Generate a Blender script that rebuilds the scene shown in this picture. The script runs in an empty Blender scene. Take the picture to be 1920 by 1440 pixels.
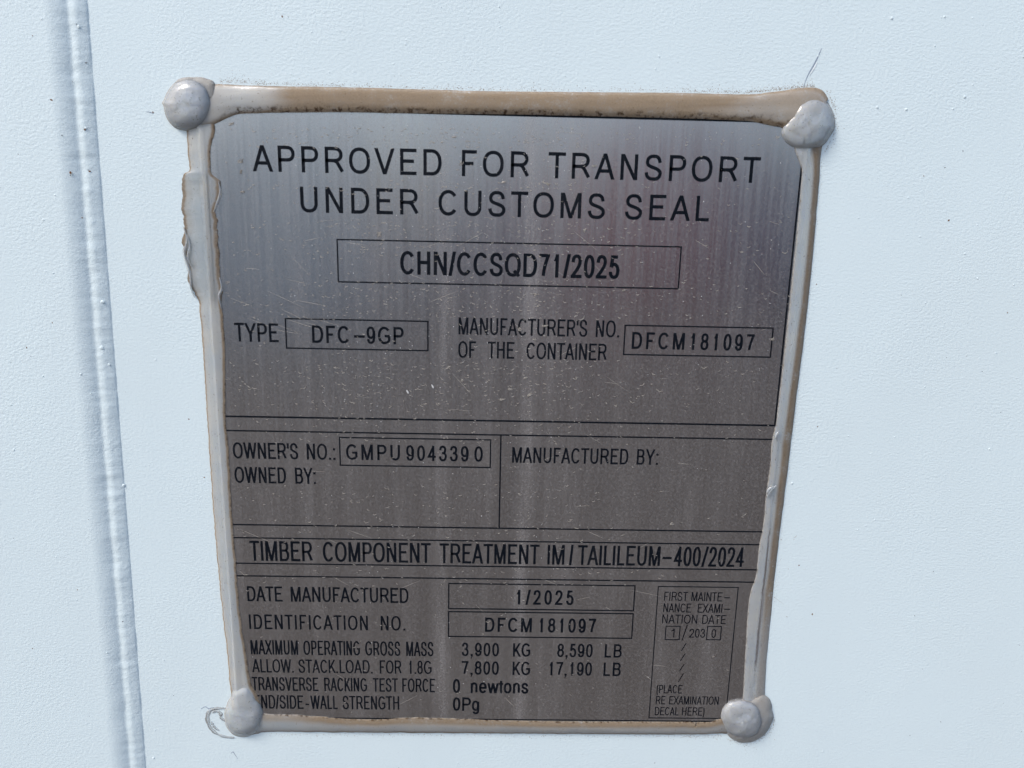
import bpy, math, random
import numpy as np
from mathutils import Vector, Matrix, noise
R = math.radians
sc = bpy.context.scene

# ------------------------------------------------------------------ camera
D = 0.26                      # metres from the lens to the face of the plate
CY = -0.0015 - D              # plate face is at y = -0.0015, wall paint at y = 0
CZ = 1.45
PITCH, YAW, ROLL, F = R(-13.0935), R(-1.2271), R(-1.3007), 1440.0
cam = bpy.data.cameras.new('camera'); cam_o = bpy.data.objects.new('camera', cam)
sc.collection.objects.link(cam_o); sc.camera = cam_o
cam.sensor_width = 36; cam.lens = 36 * F / 1920; cam.clip_start = 0.01; cam.clip_end = 500
RM = Matrix.Rotation(YAW, 3, 'Z') @ Matrix.Rotation(PITCH, 3, 'X') @ Matrix.Rotation(ROLL, 3, 'Y')
cm = (RM @ Matrix(((1, 0, 0), (0, 0, -1), (0, 1, 0)))).to_4x4()
cm.translation = (0, CY, CZ); cam_o.matrix_world = cm
cam.dof.use_dof = True; cam.dof.focus_distance = 0.285; cam.dof.aperture_fstop = 16.0

# ------------------------------------------------------------------ light
SUN_EL, SUN_AZ = R(48), R(-124)     # azimuth from +Y (behind the wall) towards -X (left)
wd = bpy.data.worlds.new('World'); sc.world = wd; wd.use_nodes = True
nt = wd.node_tree; sky = nt.nodes.new('ShaderNodeTexSky'); sky.sky_type = 'NISHITA'
sky.sun_disc = False; sky.sun_elevation = SUN_EL; sky.sun_rotation = SUN_AZ
sky.air_density = 1.0; sky.dust_density = 2.0
bg = nt.nodes['Background']; nt.links.new(sky.outputs[0], bg.inputs[0]); bg.inputs[1].default_value = 0.12
sun = bpy.data.lights.new('sun', 'SUN'); so = bpy.data.objects.new('sun', sun); sc.collection.objects.link(so)
sd = Vector((math.sin(SUN_AZ) * math.cos(SUN_EL), math.cos(SUN_AZ) * math.cos(SUN_EL), math.sin(SUN_EL)))
so.rotation_euler = sd.to_track_quat('Z', 'Y').to_euler()
sun.energy = 1.5; sun.angle = R(18); sun.color = (1, .95, .88)
sc.view_settings.view_transform = 'Standard'; sc.view_settings.look = 'None'
sc.view_settings.exposure = .88; sc.view_settings.gamma = 1
sc.view_settings.use_curve_mapping = False

# ------------------------------------------------------------------ helpers
def at(px, py, y=-0.0015):
    """point of the upright plane at depth y that the photograph shows at px, py"""
    d = RM @ Vector(((px - 960) / F, 1, -(py - 720) / F))
    k = (y - CY) / d.y
    return Vector((d.x * k, y, CZ + d.z * k))
def x_at(px, z, y=-0.0015):
    py = 720.0
    for _ in range(12):
        p = at(px, py, y); q = at(px, py + 1, y); py += (z - p.z) / (q.z - p.z)
    return at(px, py, y).x
def nz(x, y, z): return noise.noise(Vector((x, y, z)))
def link(name, me, mat=None, parent=None):
    o = bpy.data.objects.new(name, me); sc.collection.objects.link(o)
    if mat: me.materials.append(mat)
    if parent: o.parent = parent
    return o
def mesh(name, v, f, smooth=False, attr=None):
    me = bpy.data.meshes.new(name); me.from_pydata([tuple(p) for p in v], [], f)
    if smooth: me.polygons.foreach_set('use_smooth', [True] * len(me.polygons))
    if attr:
        for k, vals in attr.items():
            a = me.attributes.new(k, 'FLOAT', 'POINT'); a.data.foreach_set('value', vals)
    me.update(); return me
def empty(name, label, cat, loc):
    o = bpy.data.objects.new(name, None); sc.collection.objects.link(o); o.location = loc
    o['label'] = label; o['category'] = cat; o.empty_display_size = .05
    return o
def rnd(a, b): return random.uniform(a, b)
random.seed(11)

class M:
    def __init__(s, name):
        s.m = bpy.data.materials.new(name); s.m.use_nodes = True; s.t = s.m.node_tree
        s.b = s.t.nodes['Principled BSDF']; s.out = s.t.nodes['Material Output']
        s.geo = s.t.nodes.new('ShaderNodeTexCoord').outputs['Object']
    def n(s, typ, **kw):
        n = s.t.nodes.new('ShaderNode' + typ)
        for k, v in kw.items(): setattr(n, k, v)
        return n
    def l(s, a, b): s.t.links.new(a, b)
    def vec(s, scale, loc=(0, 0, 0)):
        mp = s.n('Mapping'); mp.inputs['Scale'].default_value = scale; mp.inputs['Location'].default_value = loc
        s.l(s.geo, mp.inputs[0]); return mp.outputs[0]
    def noise(s, scale, sx=(1, 1, 1), detail=3, rough=.5, loc=(0, 0, 0)):
        n = s.n('TexNoise'); n.inputs['Scale'].default_value = scale; n.inputs['Detail'].default_value = detail
        n.inputs['Roughness'].default_value = rough; s.l(s.vec(sx, loc), n.inputs['Vector']); return n.outputs[0]
    def vor(s, scale, sx=(1, 1, 1), rand=1, loc=(0, 0, 0)):
        n = s.n('TexVoronoi'); n.inputs['Scale'].default_value = scale; n.inputs['Randomness'].default_value = rand
        s.l(s.vec(sx, loc), n.inputs['Vector']); return n
    def ramp(s, v, a, b, lo=0., hi=1.):
        n = s.n('MapRange'); n.inputs[1].default_value = a; n.inputs[2].default_value = b
        n.inputs[3].default_value = lo; n.inputs[4].default_value = hi; n.interpolation_type = 'SMOOTHSTEP'
        s.l(v, n.inputs[0]); return n.outputs[0]
    def math(s, op, a, b=None, clamp=False):
        n = s.n('Math', operation=op, use_clamp=clamp)
        for i, v in enumerate((a, b)):
            if v is None: continue
            if isinstance(v, (int, float)): n.inputs[i].default_value = v
            else: s.l(v, n.inputs[i])
        return n.outputs[0]
    def mix(s, fac, a, b):
        n = s.n('Mix', data_type='RGBA')
        for i, v in ((0, fac), (6, a), (7, b)):
            if isinstance(v, (int, float)): n.inputs[i].default_value = v
            elif isinstance(v, tuple): n.inputs[i].default_value = v + (1,)
            else: s.l(v, n.inputs[i])
        return n.outputs[2]
    def attr(s, name): 
        n = s.n('Attribute'); n.attribute_name = name; return n.outputs['Fac']
    def bump(s, h, dist, strength=1, prev=None):
        n = s.n('Bump'); n.inputs['Strength'].default_value = strength; n.inputs['Distance'].default_value = dist
        s.l(h, n.inputs['Height'])
        if prev: s.l(prev, n.inputs['Normal'])
        return n.outputs[0]
    def set(s, **kw):
        for k, v in kw.items():
            i = s.b.inputs[k.replace('_', ' ')]
            if isinstance(v, (int, float)): i.default_value = v
            elif isinstance(v, tuple): i.default_value = v + (1,)
            else: s.l(v, i)

# ------------------------------------------------------------------ materials
def wall_paint():
    m = M('white_paint')
    grain = m.noise(1150, (.8, 1, 1.1), detail=1.5, rough=.5)
    soft = m.noise(2300, detail=2, rough=.5, loc=(.3, .1, .2))
    pim = m.vor(420); pimh = m.ramp(pim.outputs['Distance'], .0, .20, 1, 0)
    gate = m.ramp(m.noise(160, loc=(3, 1, 5)), .60, .70)
    h = m.math('ADD', m.math('MULTIPLY', grain, 1.0), m.math('MULTIPLY', soft, .5))
    h = m.math('ADD', h, m.math('MULTIPLY', m.math('MULTIPLY', pimh, gate), .55))
    pit = m.ramp(m.noise(1500, (.7, 1, 1.2), detail=2, rough=.55, loc=(.7, 0, .2)), .60, .72)
    und = m.noise(12, (1, 1, .35), detail=2)
    h = m.math('MULTIPLY', h, m.ramp(m.noise(28, detail=2, loc=(2, 0, 1)), .3, .7, .55, 1.1))
    nrm = m.bump(h, .00020, .58); nrm = m.bump(und, .004, .25, nrm)
    dirt = m.ramp(m.noise(9, detail=5, rough=.6), .45, .8, 0, .05)
    col = m.mix(m.math('MULTIPLY', pit, .16), m.mix(dirt, (.71, .808, .824), (.55, .52, .47)), (.42, .46, .50))
    m.set(Base_Color=col, Roughness=.42, Normal=nrm); m.b.inputs['Specular IOR Level'].default_value = .4
    return m.m
def steel():
    m = M('brushed_steel')
    fine = m.noise(3800, (1, 1, .012), detail=2)
    mid = m.noise(900, (1, 1, .02), detail=3)
    streak = m.ramp(m.noise(95, (1, 1, .10), detail=4, rough=.6, loc=(.4, 0, 0)), .50, .78)
    streak2 = m.ramp(m.noise(330, (1, 1, .10), detail=3, rough=.6, loc=(1.4, 0, .3)), .50, .85)
    speck = m.ramp(m.noise(1250, detail=4, rough=.68), .40, .78)
    cloud = m.noise(22, (1, 1, .6), detail=3)
    film = m.attr('film')
    dust = m.math('ADD', m.math('MULTIPLY', streak, .14), m.math('MULTIPLY', streak2, .09))
    dust = m.math('ADD', dust, m.math('MULTIPLY', speck, .30))
    dust = m.math('ADD', dust, m.math('MULTIPLY', cloud, .06))
    dust = m.math('ADD', dust, m.math('MULTIPLY', film, m.ramp(m.noise(260, (1, 1, .12), detail=4, rough=.65), .25, .75, .25, 1)), clamp=True)
    base = m.mix(mid, (.485, .475, .465), (.53, .518, .505))
    b2 = m.mix(fine, (.92, .92, .92), (1, 1, 1)); mul = m.n('Mix', data_type='RGBA', blend_type='MULTIPLY')
    mul.inputs[0].default_value = 1; m.l(base, mul.inputs[6]); m.l(b2, mul.inputs[7])
    nrm = m.bump(fine, .00003, .2); nrm = m.bump(m.noise(60, (1, 1, .3), detail=1), .0008, .25, nrm)
    m.set(Base_Color=mul.outputs[2], Metallic=1., Roughness=m.ramp(mid, .3, .7, .20, .25), Normal=nrm)
    d = m.n('BsdfDiffuse'); d.inputs['Color'].default_value = (.34, .32, .31, 1)
    mx = m.n('MixShader'); m.l(dust, mx.inputs[0]); m.l(m.b.outputs[0], mx.inputs[1]); m.l(d.outputs[0], mx.inputs[2])
    m.l(mx.outputs[0], m.out.inputs[0])
    return m.m
def ink():
    m = M('black_etched_ink')
    sp = m.ramp(m.noise(2300, detail=4, rough=.7), .54, .72)
    st = m.ramp(m.noise(330, (1, 1, .10), detail=3, rough=.6, loc=(1.4, 0, .3)), .5, .9, 0, .05)
    f = m.math('ADD', m.math('MULTIPLY', sp, .12), st, clamp=True)
    m.set(Base_Color=m.mix(f, (.002, .004, .008), (.26, .25, .25)), Roughness=.55,
          Normal=m.bump(m.noise(2500, detail=2), .00005, .6))
    m.b.inputs['Specular IOR Level'].default_value = .10
    return m.m
def silicone():
    m = M('translucent_silicone')
    dn = m.noise(1400, detail=5, rough=.7); dl = m.noise(150, detail=4, rough=.6)
    a = m.attr('dirt'); g = m.attr('grime')
    f = m.math('MULTIPLY', a, m.ramp(m.math('ADD', m.math('MULTIPLY', dn, .55), m.math('MULTIPLY', dl, .45)), .22, .50, .45, 1), clamp=True)
    clean = m.mix(m.ramp(m.noise(110, detail=3), .35, .7), (.62, .665, .68), (.70, .71, .685))
    clean = m.mix(m.math('MULTIPLY', m.attr('thin'), .8), clean, (.80, .83, .83))
    col = m.mix(f, clean, m.mix(dn, (.18, .135, .092), (.33, .26, .185)))
    gf = m.math('MULTIPLY', g, m.ramp(m.noise(520, (1, 1, 1), detail=5, rough=.75), .48, .60), clamp=True)
    col = m.mix(gf, col, (.065, .038, .022))
    grit = m.ramp(m.noise(1500, detail=2), .66, .72, 0, .6)
    col = m.mix(grit, col, (.16, .11, .07))
    al = m.math('ADD', m.math('SUBTRACT', m.math('SUBTRACT', .50, m.math('MULTIPLY', m.attr('thin'), .12)), m.math('MULTIPLY', m.attr('clear'), .22)), m.math('MULTIPLY', f, .5), clamp=True)
    wv_ = m.n('TexWave', wave_type='RINGS'); wv_.inputs['Scale'].default_value = 620; wv_.inputs['Distortion'].default_value = 2.5; wv_.inputs['Detail'].default_value = 1; m.l(m.vec((1, 1, .8), (.045, 0, -1.32)), wv_.inputs['Vector'])
    ridge = m.math('MULTIPLY', wv_.outputs['Fac'], m.attr('clear'))
    nrm = m.bump(m.noise(45, detail=3), .0012, .5); nrm = m.bump(dn, .00012, .35, nrm); nrm = m.bump(ridge, .00006, .25, nrm)
    rough = m.math('ADD', .14, m.math('MULTIPLY', f, .55), clamp=True)
    m.set(Base_Color=col, Roughness=rough, Alpha=al, Normal=nrm)
    m.b.inputs['Specular IOR Level'].default_value = 0.
    gl = m.n('BsdfGlossy'); m.l(rough, gl.inputs['Roughness']); m.l(nrm, gl.inputs['Normal'])
    fr = m.n('Fresnel'); fr.inputs['IOR'].default_value = 1.42; m.l(nrm, fr.inputs['Normal'])
    mx = m.n('MixShader'); m.l(m.math('MULTIPLY', fr.outputs[0], m.math('SUBTRACT', m.math('ADD', 1.05, m.math('MULTIPLY', m.attr('thin'), .5)), f)), mx.inputs[0]); m.l(m.b.outputs[0], mx.inputs[1]); m.l(gl.outputs[0], mx.inputs[2]); m.l(mx.outputs[0], m.out.inputs[0])
    m.b.inputs['Subsurface Weight'].default_value = .6; m.b.inputs['Subsurface Scale'].default_value = .004
    m.b.inputs['Subsurface Radius'].default_value = (1, .9, .7)
    return m.m
def plain(name, c, r=.6, spec=.3):
    m = M(name); nn = m.noise(1800, detail=3)
    m.set(Base_Color=m.mix(nn, tuple(x * .75 for x in c), tuple(min(1, x * 1.2) for x in c)), Roughness=r)
    m.b.inputs['Specular IOR Level'].default_value = spec; return m.m
def ground_mat():
    m = M('gravel_ground')
    c = m.mix(m.noise(.6, detail=6, rough=.65), (.062, .052, .044), (.115, .096, .08))
    m.set(Base_Color=m.mix(m.noise(40, detail=5), c, (.085, .073, .066)), Roughness=.95, Normal=m.bump(m.noise(60, detail=4), .01, .6))
    return m.m
PAINT, STEEL, INK, SIL = wall_paint(), steel(), ink(), silicone()
DUST = plain('pale_dried_dust', (.38, .345, .30)); WHITE_GRAIN = plain('white_dust_grain', (.66, .65, .63), .4)  # pale dried flecks and whiter grains of dust on the steel
BROWN = plain('brown_dirt', (.24, .165, .10)); GREY = plain('grey_scuff', (.27, .32, .40)); RUST = plain('rust_spot', (.16, .075, .03))
WHITE = plain('paint_chip', (.80, .84, .86)); DARK = plain('dark_speck', (.09, .09, .10))
RIVET = plain('pale_rivet_metal', (.72, .74, .75), .4, .5)
EDGE = plain('dark_plate_edge', (.015, .015, .02))

# ------------------------------------------------------------------ ground
gv = [(-60, -60, 0), (60, -60, 0), (60, 60, 0), (-60, 60, 0)]
g = link('ground', mesh('ground', gv, [(0, 1, 2, 3)]), ground_mat()); g['kind'] = 'structure'

# ------------------------------------------------------------------ unseen containers added behind the camera to give the steel its blurred reflections
def ribbed_box(x0, x1, y0, y1, z0_, z1_, pitch=.28, dep=.04):
    v, f = [], []
    n = int((x1 - x0) / pitch); xs = []
    for i in range(n):
        a_ = x0 + (x1 - x0) * i / n; p_ = (x1 - x0) / n
        xs += [(a_, 0), (a_ + p_ * .35, 0), (a_ + p_ * .5, dep), (a_ + p_ * .85, dep)]
    xs.append((x1, 0))
    for x_, d_ in xs: v += [(x_, y1 - d_, z0_), (x_, y1 - d_, z1_)]
    for i in range(len(xs) - 1): f.append((2 * i, 2 * i + 2, 2 * i + 3, 2 * i + 1))
    b_ = len(v); v += [(x0, y0, z0_), (x1, y0, z0_), (x1, y0, z1_), (x0, y0, z1_)]; e_ = 2 * (len(xs) - 1)
    f += [(b_, b_ + 1, b_ + 2, b_ + 3), (0, 1, b_ + 3, b_), (e_, b_ + 1, b_ + 2, e_ + 1), tuple([1] + list(range(3, e_ + 2, 2)) + [b_ + 2, b_ + 3])]
    return v, f
def unseen_box(x0, x1, y, h, col, label):
    o = empty('unseen_container', label, 'container', ((x0 + x1) / 2, y, 0)); o['group'] = 'unseen containers added for the plate to mirror'
    mt = plain('unseen_container_paint', col, .5)
    v, f = ribbed_box(x0 + .12, x1 - .12, y - 2.3, y, .16, h - .12); p_ = link('side_panel', mesh('side_panel', v, f), mt, o); p_.matrix_parent_inverse = Matrix.Translation(-o.location)
    v, f = [], []
    for a0, a1, c0, c1 in ((x0, x1, 0, .16), (x0, x1, h - .12, h), (x0, x0 + .12, .16, h - .12), (x1 - .12, x1, .16, h - .12)):
        n = len(v); v += [(a0, y - 2.4, c0), (a1, y - 2.4, c0), (a1, y + .03, c0), (a0, y + .03, c0), (a0, y - 2.4, c1), (a1, y - 2.4, c1), (a1, y + .03, c1), (a0, y + .03, c1)]
        f += [tuple(n + q for q in g_) for g_ in ((0, 1, 2, 3), (4, 5, 6, 7), (0, 1, 5, 4), (1, 2, 6, 5), (2, 3, 7, 6), (3, 0, 4, 7))]
    p_ = link('corner_frame', mesh('corner_frame', v, f), mt, o); p_.matrix_parent_inverse = Matrix.Translation(-o.location)

# ------------------------------------------------------------------ container wall with its weld
box = empty('shipping_container', 'white painted steel wall of a container, with a vertical weld seam down its left side', 'container', (0, 0, .15))
def child(name, me, mat, parent, label=None):
    o = link(name, me, mat, parent); o.matrix_parent_inverse = Matrix.Translation(-parent.location)
    if label: o['label'] = label
    return o
toe = [at(165, 0, 0), at(200, 480, 0), at(236, 960, 0), at(275, 1440, 0)]
A = np.polyfit([p.z for p in toe], [p.x for p in toe], 1)
def toe_x(z): return float(np.polyval(A, z))
WW = .0125                                              # width of the weld strip
z0, z1 = at(220, 1440, 0).z - .04, at(150, 0, 0).z + .04
ZB, ZT = .15, 2.55
LEFT_Y = .0028; WT = WW + .003                          # the sheet left of the seam laps over the right one
def weld_h(s, z):
    if s < .0002 or s > WT - .0002: return weld_raw(s, z)
    return sum(w_ * weld_raw(max(.00006, s + o_ * .00028), z) for o_, w_ in ((-2, .12), (-1, .22), (0, .32), (1, .22), (2, .12)))
def weld_raw(s, z):
    """height in front of the wall; s in metres left of the toe"""
    s2 = s + .00030 * nz(9, 2, z * 120) + .00012 * nz(9, 5, z * 420)
    amp = 1 + .16 * nz(1, 5, z * 110) + .10 * nz(1, 9, z * 380)
    if s2 < .0034: u = max(0, s2) / .0034; h = .00125 * amp * u ** .72
    elif s2 < .0056: u = (s2 - .0034) / .0022; h = .00125 * amp + (-.00010 * u + .00006 * math.sin(u * 3.14) * amp)
    else: h = .00115 * amp
    if s2 >= .0056: h = .00115 * amp * max(0, 1 - (s2 - .0056) / .004) + .00115 * min(1, (s2 - .0056) / .004)
    u = min(1, max(0, (s2 - .0056) / .0066)); h += (LEFT_Y - .00115) * (1 - (1 - u) ** 2.0)
    h += .00005 * nz(s * 700, 3, z * 700) * (1 if s < .0056 else 0)
    if s > WT - .002: k = (WT - s) / .002; h = h * k + LEFT_Y * (1 - k)
    return h if s > .00005 else 0.
wv, wf = [], []
rows, cols = 900, 50
for i in range(rows + 1):
    z = z0 + (z1 - z0) * i / rows
    for j in range(cols + 1):
        s = WT * (1 - j / cols)
        wv.append((toe_x(z) - s, -weld_h(s, z), z))
for i in range(rows):
    for j in range(cols):
        a = i * (cols + 1) + j; wf.append((a, a + 1, a + cols + 2, a + cols + 1))
weld = child('weld_seam', mesh('weld_seam', wv, wf, True), PAINT, box)
pv, pf = [], []
def quad(a, b, c, d): n = len(pv); pv.extend([a, b, c, d]); pf.append((n, n + 1, n + 2, n + 3))
XL, XR, TH = -1.6, 1.4, .05
quad((XL, -LEFT_Y, ZB), (toe_x(z0) - WT, -LEFT_Y, ZB), (toe_x(z0) - WT, -LEFT_Y, z0), (XL, -LEFT_Y, z0))
quad((XL, -LEFT_Y, z0), (toe_x(z0) - WT, -LEFT_Y, z0), (toe_x(z1) - WT, -LEFT_Y, z1), (XL, -LEFT_Y, z1))
quad((XL, -LEFT_Y, z1), (toe_x(z1) - WT, -LEFT_Y, z1), (toe_x(z1) - WT, -LEFT_Y, ZT), (XL, -LEFT_Y, ZT))
quad((toe_x(z0) - WT, 0, ZB), (toe_x(z0), 0, ZB), (toe_x(z0), 0, z0), (toe_x(z0) - WT, 0, z0))
quad((toe_x(z1) - WT, 0, z1), (toe_x(z1), 0, z1), (toe_x(z1), 0, ZT), (toe_x(z1) - WT, 0, ZT))
quad((toe_x(z0), 0, ZB), (XR, 0, ZB), (XR, 0, z0), (toe_x(z0), 0, z0))
quad((toe_x(z0), 0, z0), (XR, 0, z0), (XR, 0, z1), (toe_x(z1), 0, z1))
quad((toe_x(z1), 0, z1), (XR, 0, z1), (XR, 0, ZT), (toe_x(z1), 0, ZT))
DP = 2.2                                                # the container behind it: sides, back, roof, floor
quad((XL, 0, ZT), (XR, 0, ZT), (XR, DP, ZT), (XL, DP, ZT))
quad((XL, 0, ZB), (XL, DP, ZB), (XR, DP, ZB), (XR, 0, ZB))
quad((XL, 0, ZB), (XL, 0, ZT), (XL, DP, ZT), (XL, DP, ZB))
quad((XR, 0, ZB), (XR, DP, ZB), (XR, DP, ZT), (XR, 0, ZT))
quad((XL, DP, ZB), (XL, DP, ZT), (XR, DP, ZT), (XR, DP, ZB))
child('wall_panel', mesh('wall_panel', pv, pf), PAINT, box)

unseen_box(-5.0, -1.7, -9, 2.5, (.85, .86, .88), 'unseen white container added to mirror as a pale patch at the left of the plate')
unseen_box(-1.4, 1.0, -13, 2.6, (.46, .46, .52), 'unseen grey container added to mirror as a dim patch in the middle of the plate')
unseen_box(1.35, 3.6, -11, 2.7, (.55, .17, .18), 'unseen red container added to mirror as a reddish blur at the right of the plate')
unseen_box(3.9, 8.0, -13, 2.6, (.22, .30, .45), 'unseen blue container added to mirror as a bluish blur at the far right of the plate')
# ------------------------------------------------------------------ small lumps, flecks and strokes as real geometry
def wall_at(px, py):
    p_ = at(px, py, 0)
    return at(px, py, -weld_h(toe_x(p_.z) - p_.x, p_.z)) if p_.x > toe_x(p_.z) - WT else at(px, py, -LEFT_Y)
class Bits:
    def __init__(s): s.v = []; s.f = []
    def lump(s, c, r, h, n=6, asp=1., ang=0.):
        b = len(s.v); ca, sa = math.cos(ang), math.sin(ang)
        for k in range(n):
            t = 2 * math.pi * k / n; q = r * rnd(.65, 1.2); x, z = q * math.cos(t) * asp, q * math.sin(t)
            s.v.append((c.x + x * ca - z * sa, c.y + 2e-5, c.z + x * sa + z * ca))
        s.v.append((c.x, c.y - h, c.z))
        for k in range(n): s.f.append((b + (k + 1) % n, b + k, b + n))
    def stroke(s, pts, w, h):
        """a thin ridge tapering at both ends along pts"""
        b = len(s.v); n = len(pts)
        for i, p in enumerate(pts):
            q = pts[min(n - 1, i + 1)] - pts[max(0, i - 1)]; q.y = 0
            if q.length < 1e-9: q = Vector((1, 0, 0))
            q.normalize(); nn = Vector((-q.z, 0, q.x)); k = math.sin(math.pi * (i + .35) / (n - .3)) * w * .5
            s.v += [tuple(p + nn * k), tuple(p + Vector((0, -h, 0))), tuple(p - nn * k)]
        for i in range(n - 1):
            a = b + 3 * i; s.f += [(a, a + 1, a + 4, a + 3), (a + 1, a + 2, a + 5, a + 4)]
    def make(s, name, mat, parent, label=None, stuff=False):
        o = child(name, mesh(name, s.v, s.f, True), mat, parent, label)
        if stuff: o['kind'] = 'stuff'
        return o
PX = .000181                                            # a pixel of the photograph on the wall
# dark and rusty specks in the paint
b = Bits()
for k in range(120):
    px, py = rnd(0, 1920), rnd(0, 1440)
    if 330 < px < 1560 and 140 < py < 1400: continue
    b.lump(wall_at(px, py), rnd(.5, 1.3) * PX, 4e-5, asp=rnd(1, 2.5), ang=rnd(0, 3))
b.make('paint_specks', DARK, box, stuff=True)
b = Bits()
for px, py, r in ((96, 187, 2.2), (159, 243, 2), (132, 324, 2.2), (168, 321, 1.6), (154, 408, 1.3), (1779, 413, 2.4), (1523, 1152, 2.2), (1498, 1060, 1.8), (145, 1106, 1.5), (529, 31, 2.2), (61, 1216, 1.4), (287, 211, 1.8), (50, 652, 1.8), (354, 786, 1.6), (383, 895, 1.6), (1531, 533, 1.6), (1889, 586, 1.4), (1533, 800, 1.6), (61, 67, 1.2), (1732, 330, 1.5), (98, 605, 1.5)):
    b.lump(wall_at(px, py), r * PX, 8e-5, 8, asp=rnd(1, 1.5), ang=rnd(0, 3))
b.make('rust_specks', RUST, box, stuff=True)
b = Bits()
for k in range(260):
    px, py = rnd(0, 1920), rnd(0, 1440)
    if 330 < px < 1560 and 140 < py < 1400: continue
    b.lump(wall_at(px, py), rnd(1.2, 3.0) * PX, rnd(8e-5, 2.4e-4), 8)
for px, py, r in ((1645, 202, 3), (1699, 205, 3), (1809, 182, 3.5), (1672, 34, 3), (1771, 31, 2.5), (192, 566, 4), (190, 652, 5), (231, 910, 3.5), (1855, 842, 3), (288, 1421, 3), (1485, 906, 3)):
    b.lump(wall_at(px, py), r * PX, 3.6e-4, 9)
b.make('paint_nibs', PAINT, box, stuff=True)
def path(pts, y, n=24):
    P = [at(x, yy, y) for x, yy in pts]; out = []
    for i in range(len(P) - 1):
        p0, p1, p2, p3 = P[max(0, i - 1)], P[i], P[i + 1], P[min(len(P) - 1, i + 2)]
        for k in range(n // (len(P) - 1) + 1):
            t = k / (n // (len(P) - 1) + 1)
            out.append(.5 * ((2 * p1) + (-p0 + p2) * t + (2 * p0 - 5 * p1 + 4 * p2 - p3) * t * t + (-p0 + 3 * p1 - 3 * p2 + p3) * t ** 3))
    out.append(P[-1]); return out
b = Bits(); b.stroke(path([(1505, 168), (1514, 143), (1528, 118), (1537, 99), (1541, 90)], -1e-5), 2.6 * PX, 6e-5)
b.make('paint_scratch', GREY, box, 'thin grey gouge in the paint rising from the top right corner')
b = Bits(); b.stroke(path([(1518, 141), (1527, 127), (1532, 117)], -3e-5), 2.4 * PX, 1.2e-4)
b.make('paint_burr', WHITE, box)
b = Bits(); b.stroke(path([(432, 1413), (437, 1410), (440, 1414), (446, 1423)], -1e-5), 1.6 * PX, 8e-5)
b.stroke(path([(274, 209), (283, 211), (288, 213)], -1e-5), 1.6 * PX, 8e-5)
b.stroke(path([(377, 1329), (384, 1325), (391, 1328), (401, 1326)], -1e-5), 1.8 * PX, 1e-4)
b.make('stray_fibres', GREY, box, stuff=True)

# ------------------------------------------------------------------ the plate
pc = at(920, 760)
plate = empty('container_data_plate', 'brushed steel approval plate with black etched lettering, inside the brown and white sealant border', 'metal plate', (pc.x, 0, pc.z))
def rect_of(tl, tr, br, bl, y=-0.0015):
    p = [at(*q, y) for q in (tl, tr, br, bl)]
    return ((p[0].x + p[3].x) / 2, (p[1].x + p[2].x) / 2, (p[0].z + p[1].z) / 2, (p[2].z + p[3].z) / 2)   # x0 x1 ztop zbot
xl = (at(388, 327).x + at(403, 555).x) / 2; xr = (at(1501.7, 320).x + at(1453.3, 798.3).x) / 2
zt = (at(520, 208).z + at(1280, 221).z) / 2; zb = (at(1216, 1347.5).z + at(1040, 1354).z) / 2
e = 9 * PX
X0, X1, Z1, Z0 = xl - e, xr + e, zt + e * .8, zb - e
# sheet with a thin bevelled rim; the vertex value 'film' says how thick the dried dust film lies
nx, nzr = 150, 180; v = []; f = []; film = []
cols_px = [(830, 15, .20), (1000, 16, .30), (745, 9, .06), (925, 8, .07), (1045, 7, .08), (1290, 12, .05), (655, 30, .05), (560, 10, .04), (885, 14, .05), (1070, 30, .06), (1190, 20, .05), (1400, 25, .05), (470, 20, .04)]
for i in range(nzr + 1):
    for j in range(nx + 1):
        x = X0 + (X1 - X0) * j / nx; z = Z0 + (Z1 - Z0) * i / nzr
        ed = min(x - X0, X1 - x, z - Z0, Z1 - z)
        y = -.0015 + (.0001 if ed < 1e-6 else 0)
        v.append((x, y, z))
        fv = 0
        for cx, w, a in cols_px:
            gx = x_at(cx, Z1 - .02) if False else (cx - 936) * .000175 + .0
            dd = (x - gx - .0025 * nz(cx, 1, z * 18)) / (w * .000175)
            fv += 1.6 * a * math.exp(-dd * dd) * (.75 + .5 * nz(cx, 8, z * 30))
        fv += .10 * math.exp(-((Z1 - z) / .010) ** 2)
        film.append(max(0, fv))
for i in range(nzr):
    for j in range(nx):
        a = i * (nx + 1) + j; f.append((a, a + 1, a + nx + 2, a + nx + 1))
child('metal_sheet', mesh('metal_sheet', v, f, False, {'film': film}), STEEL, plate)
rim = [(X0, Z0), (X1, Z0), (X1, Z1), (X0, Z1)]; v = []; f = []
for x, z in rim: v += [(x, -.0014, z), (x, -.0003, z)]
for k in range(4): a = 2 * k; c = 2 * ((k + 1) % 4); f.append((a, a + 1, c + 1, c))
child('sheet_edge', mesh('sheet_edge', v, f), EDGE, plate)

# a rivet head in each corner, under the sealant dabs
for px, py in ((356, 196), (1513, 232), (458, 1343), (1394, 1349)):
    c0 = at(px, py, -.0015); v, f = [], []; prof = [(.0042, .0002), (.0042, -.0002), (.0038, -.0008), (.0029, -.00135), (.0016, -.0017), (.0006, -.0018)]
    for r_, y_ in prof:
        for k in range(20): a_ = 2 * math.pi * k / 20; v.append((c0.x + r_ * math.cos(a_), c0.y + y_, c0.z + r_ * math.sin(a_)))
    for i in range(len(prof) - 1):
        for k in range(20): a_, b_ = i * 20 + k, i * 20 + (k + 1) % 20; f.append((a_, a_ + 20, b_ + 20, b_))
    f.append(tuple(range(len(v) - 20, len(v))))
    child('rivet', mesh('rivet', v, f, True), RIVET, plate)

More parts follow.
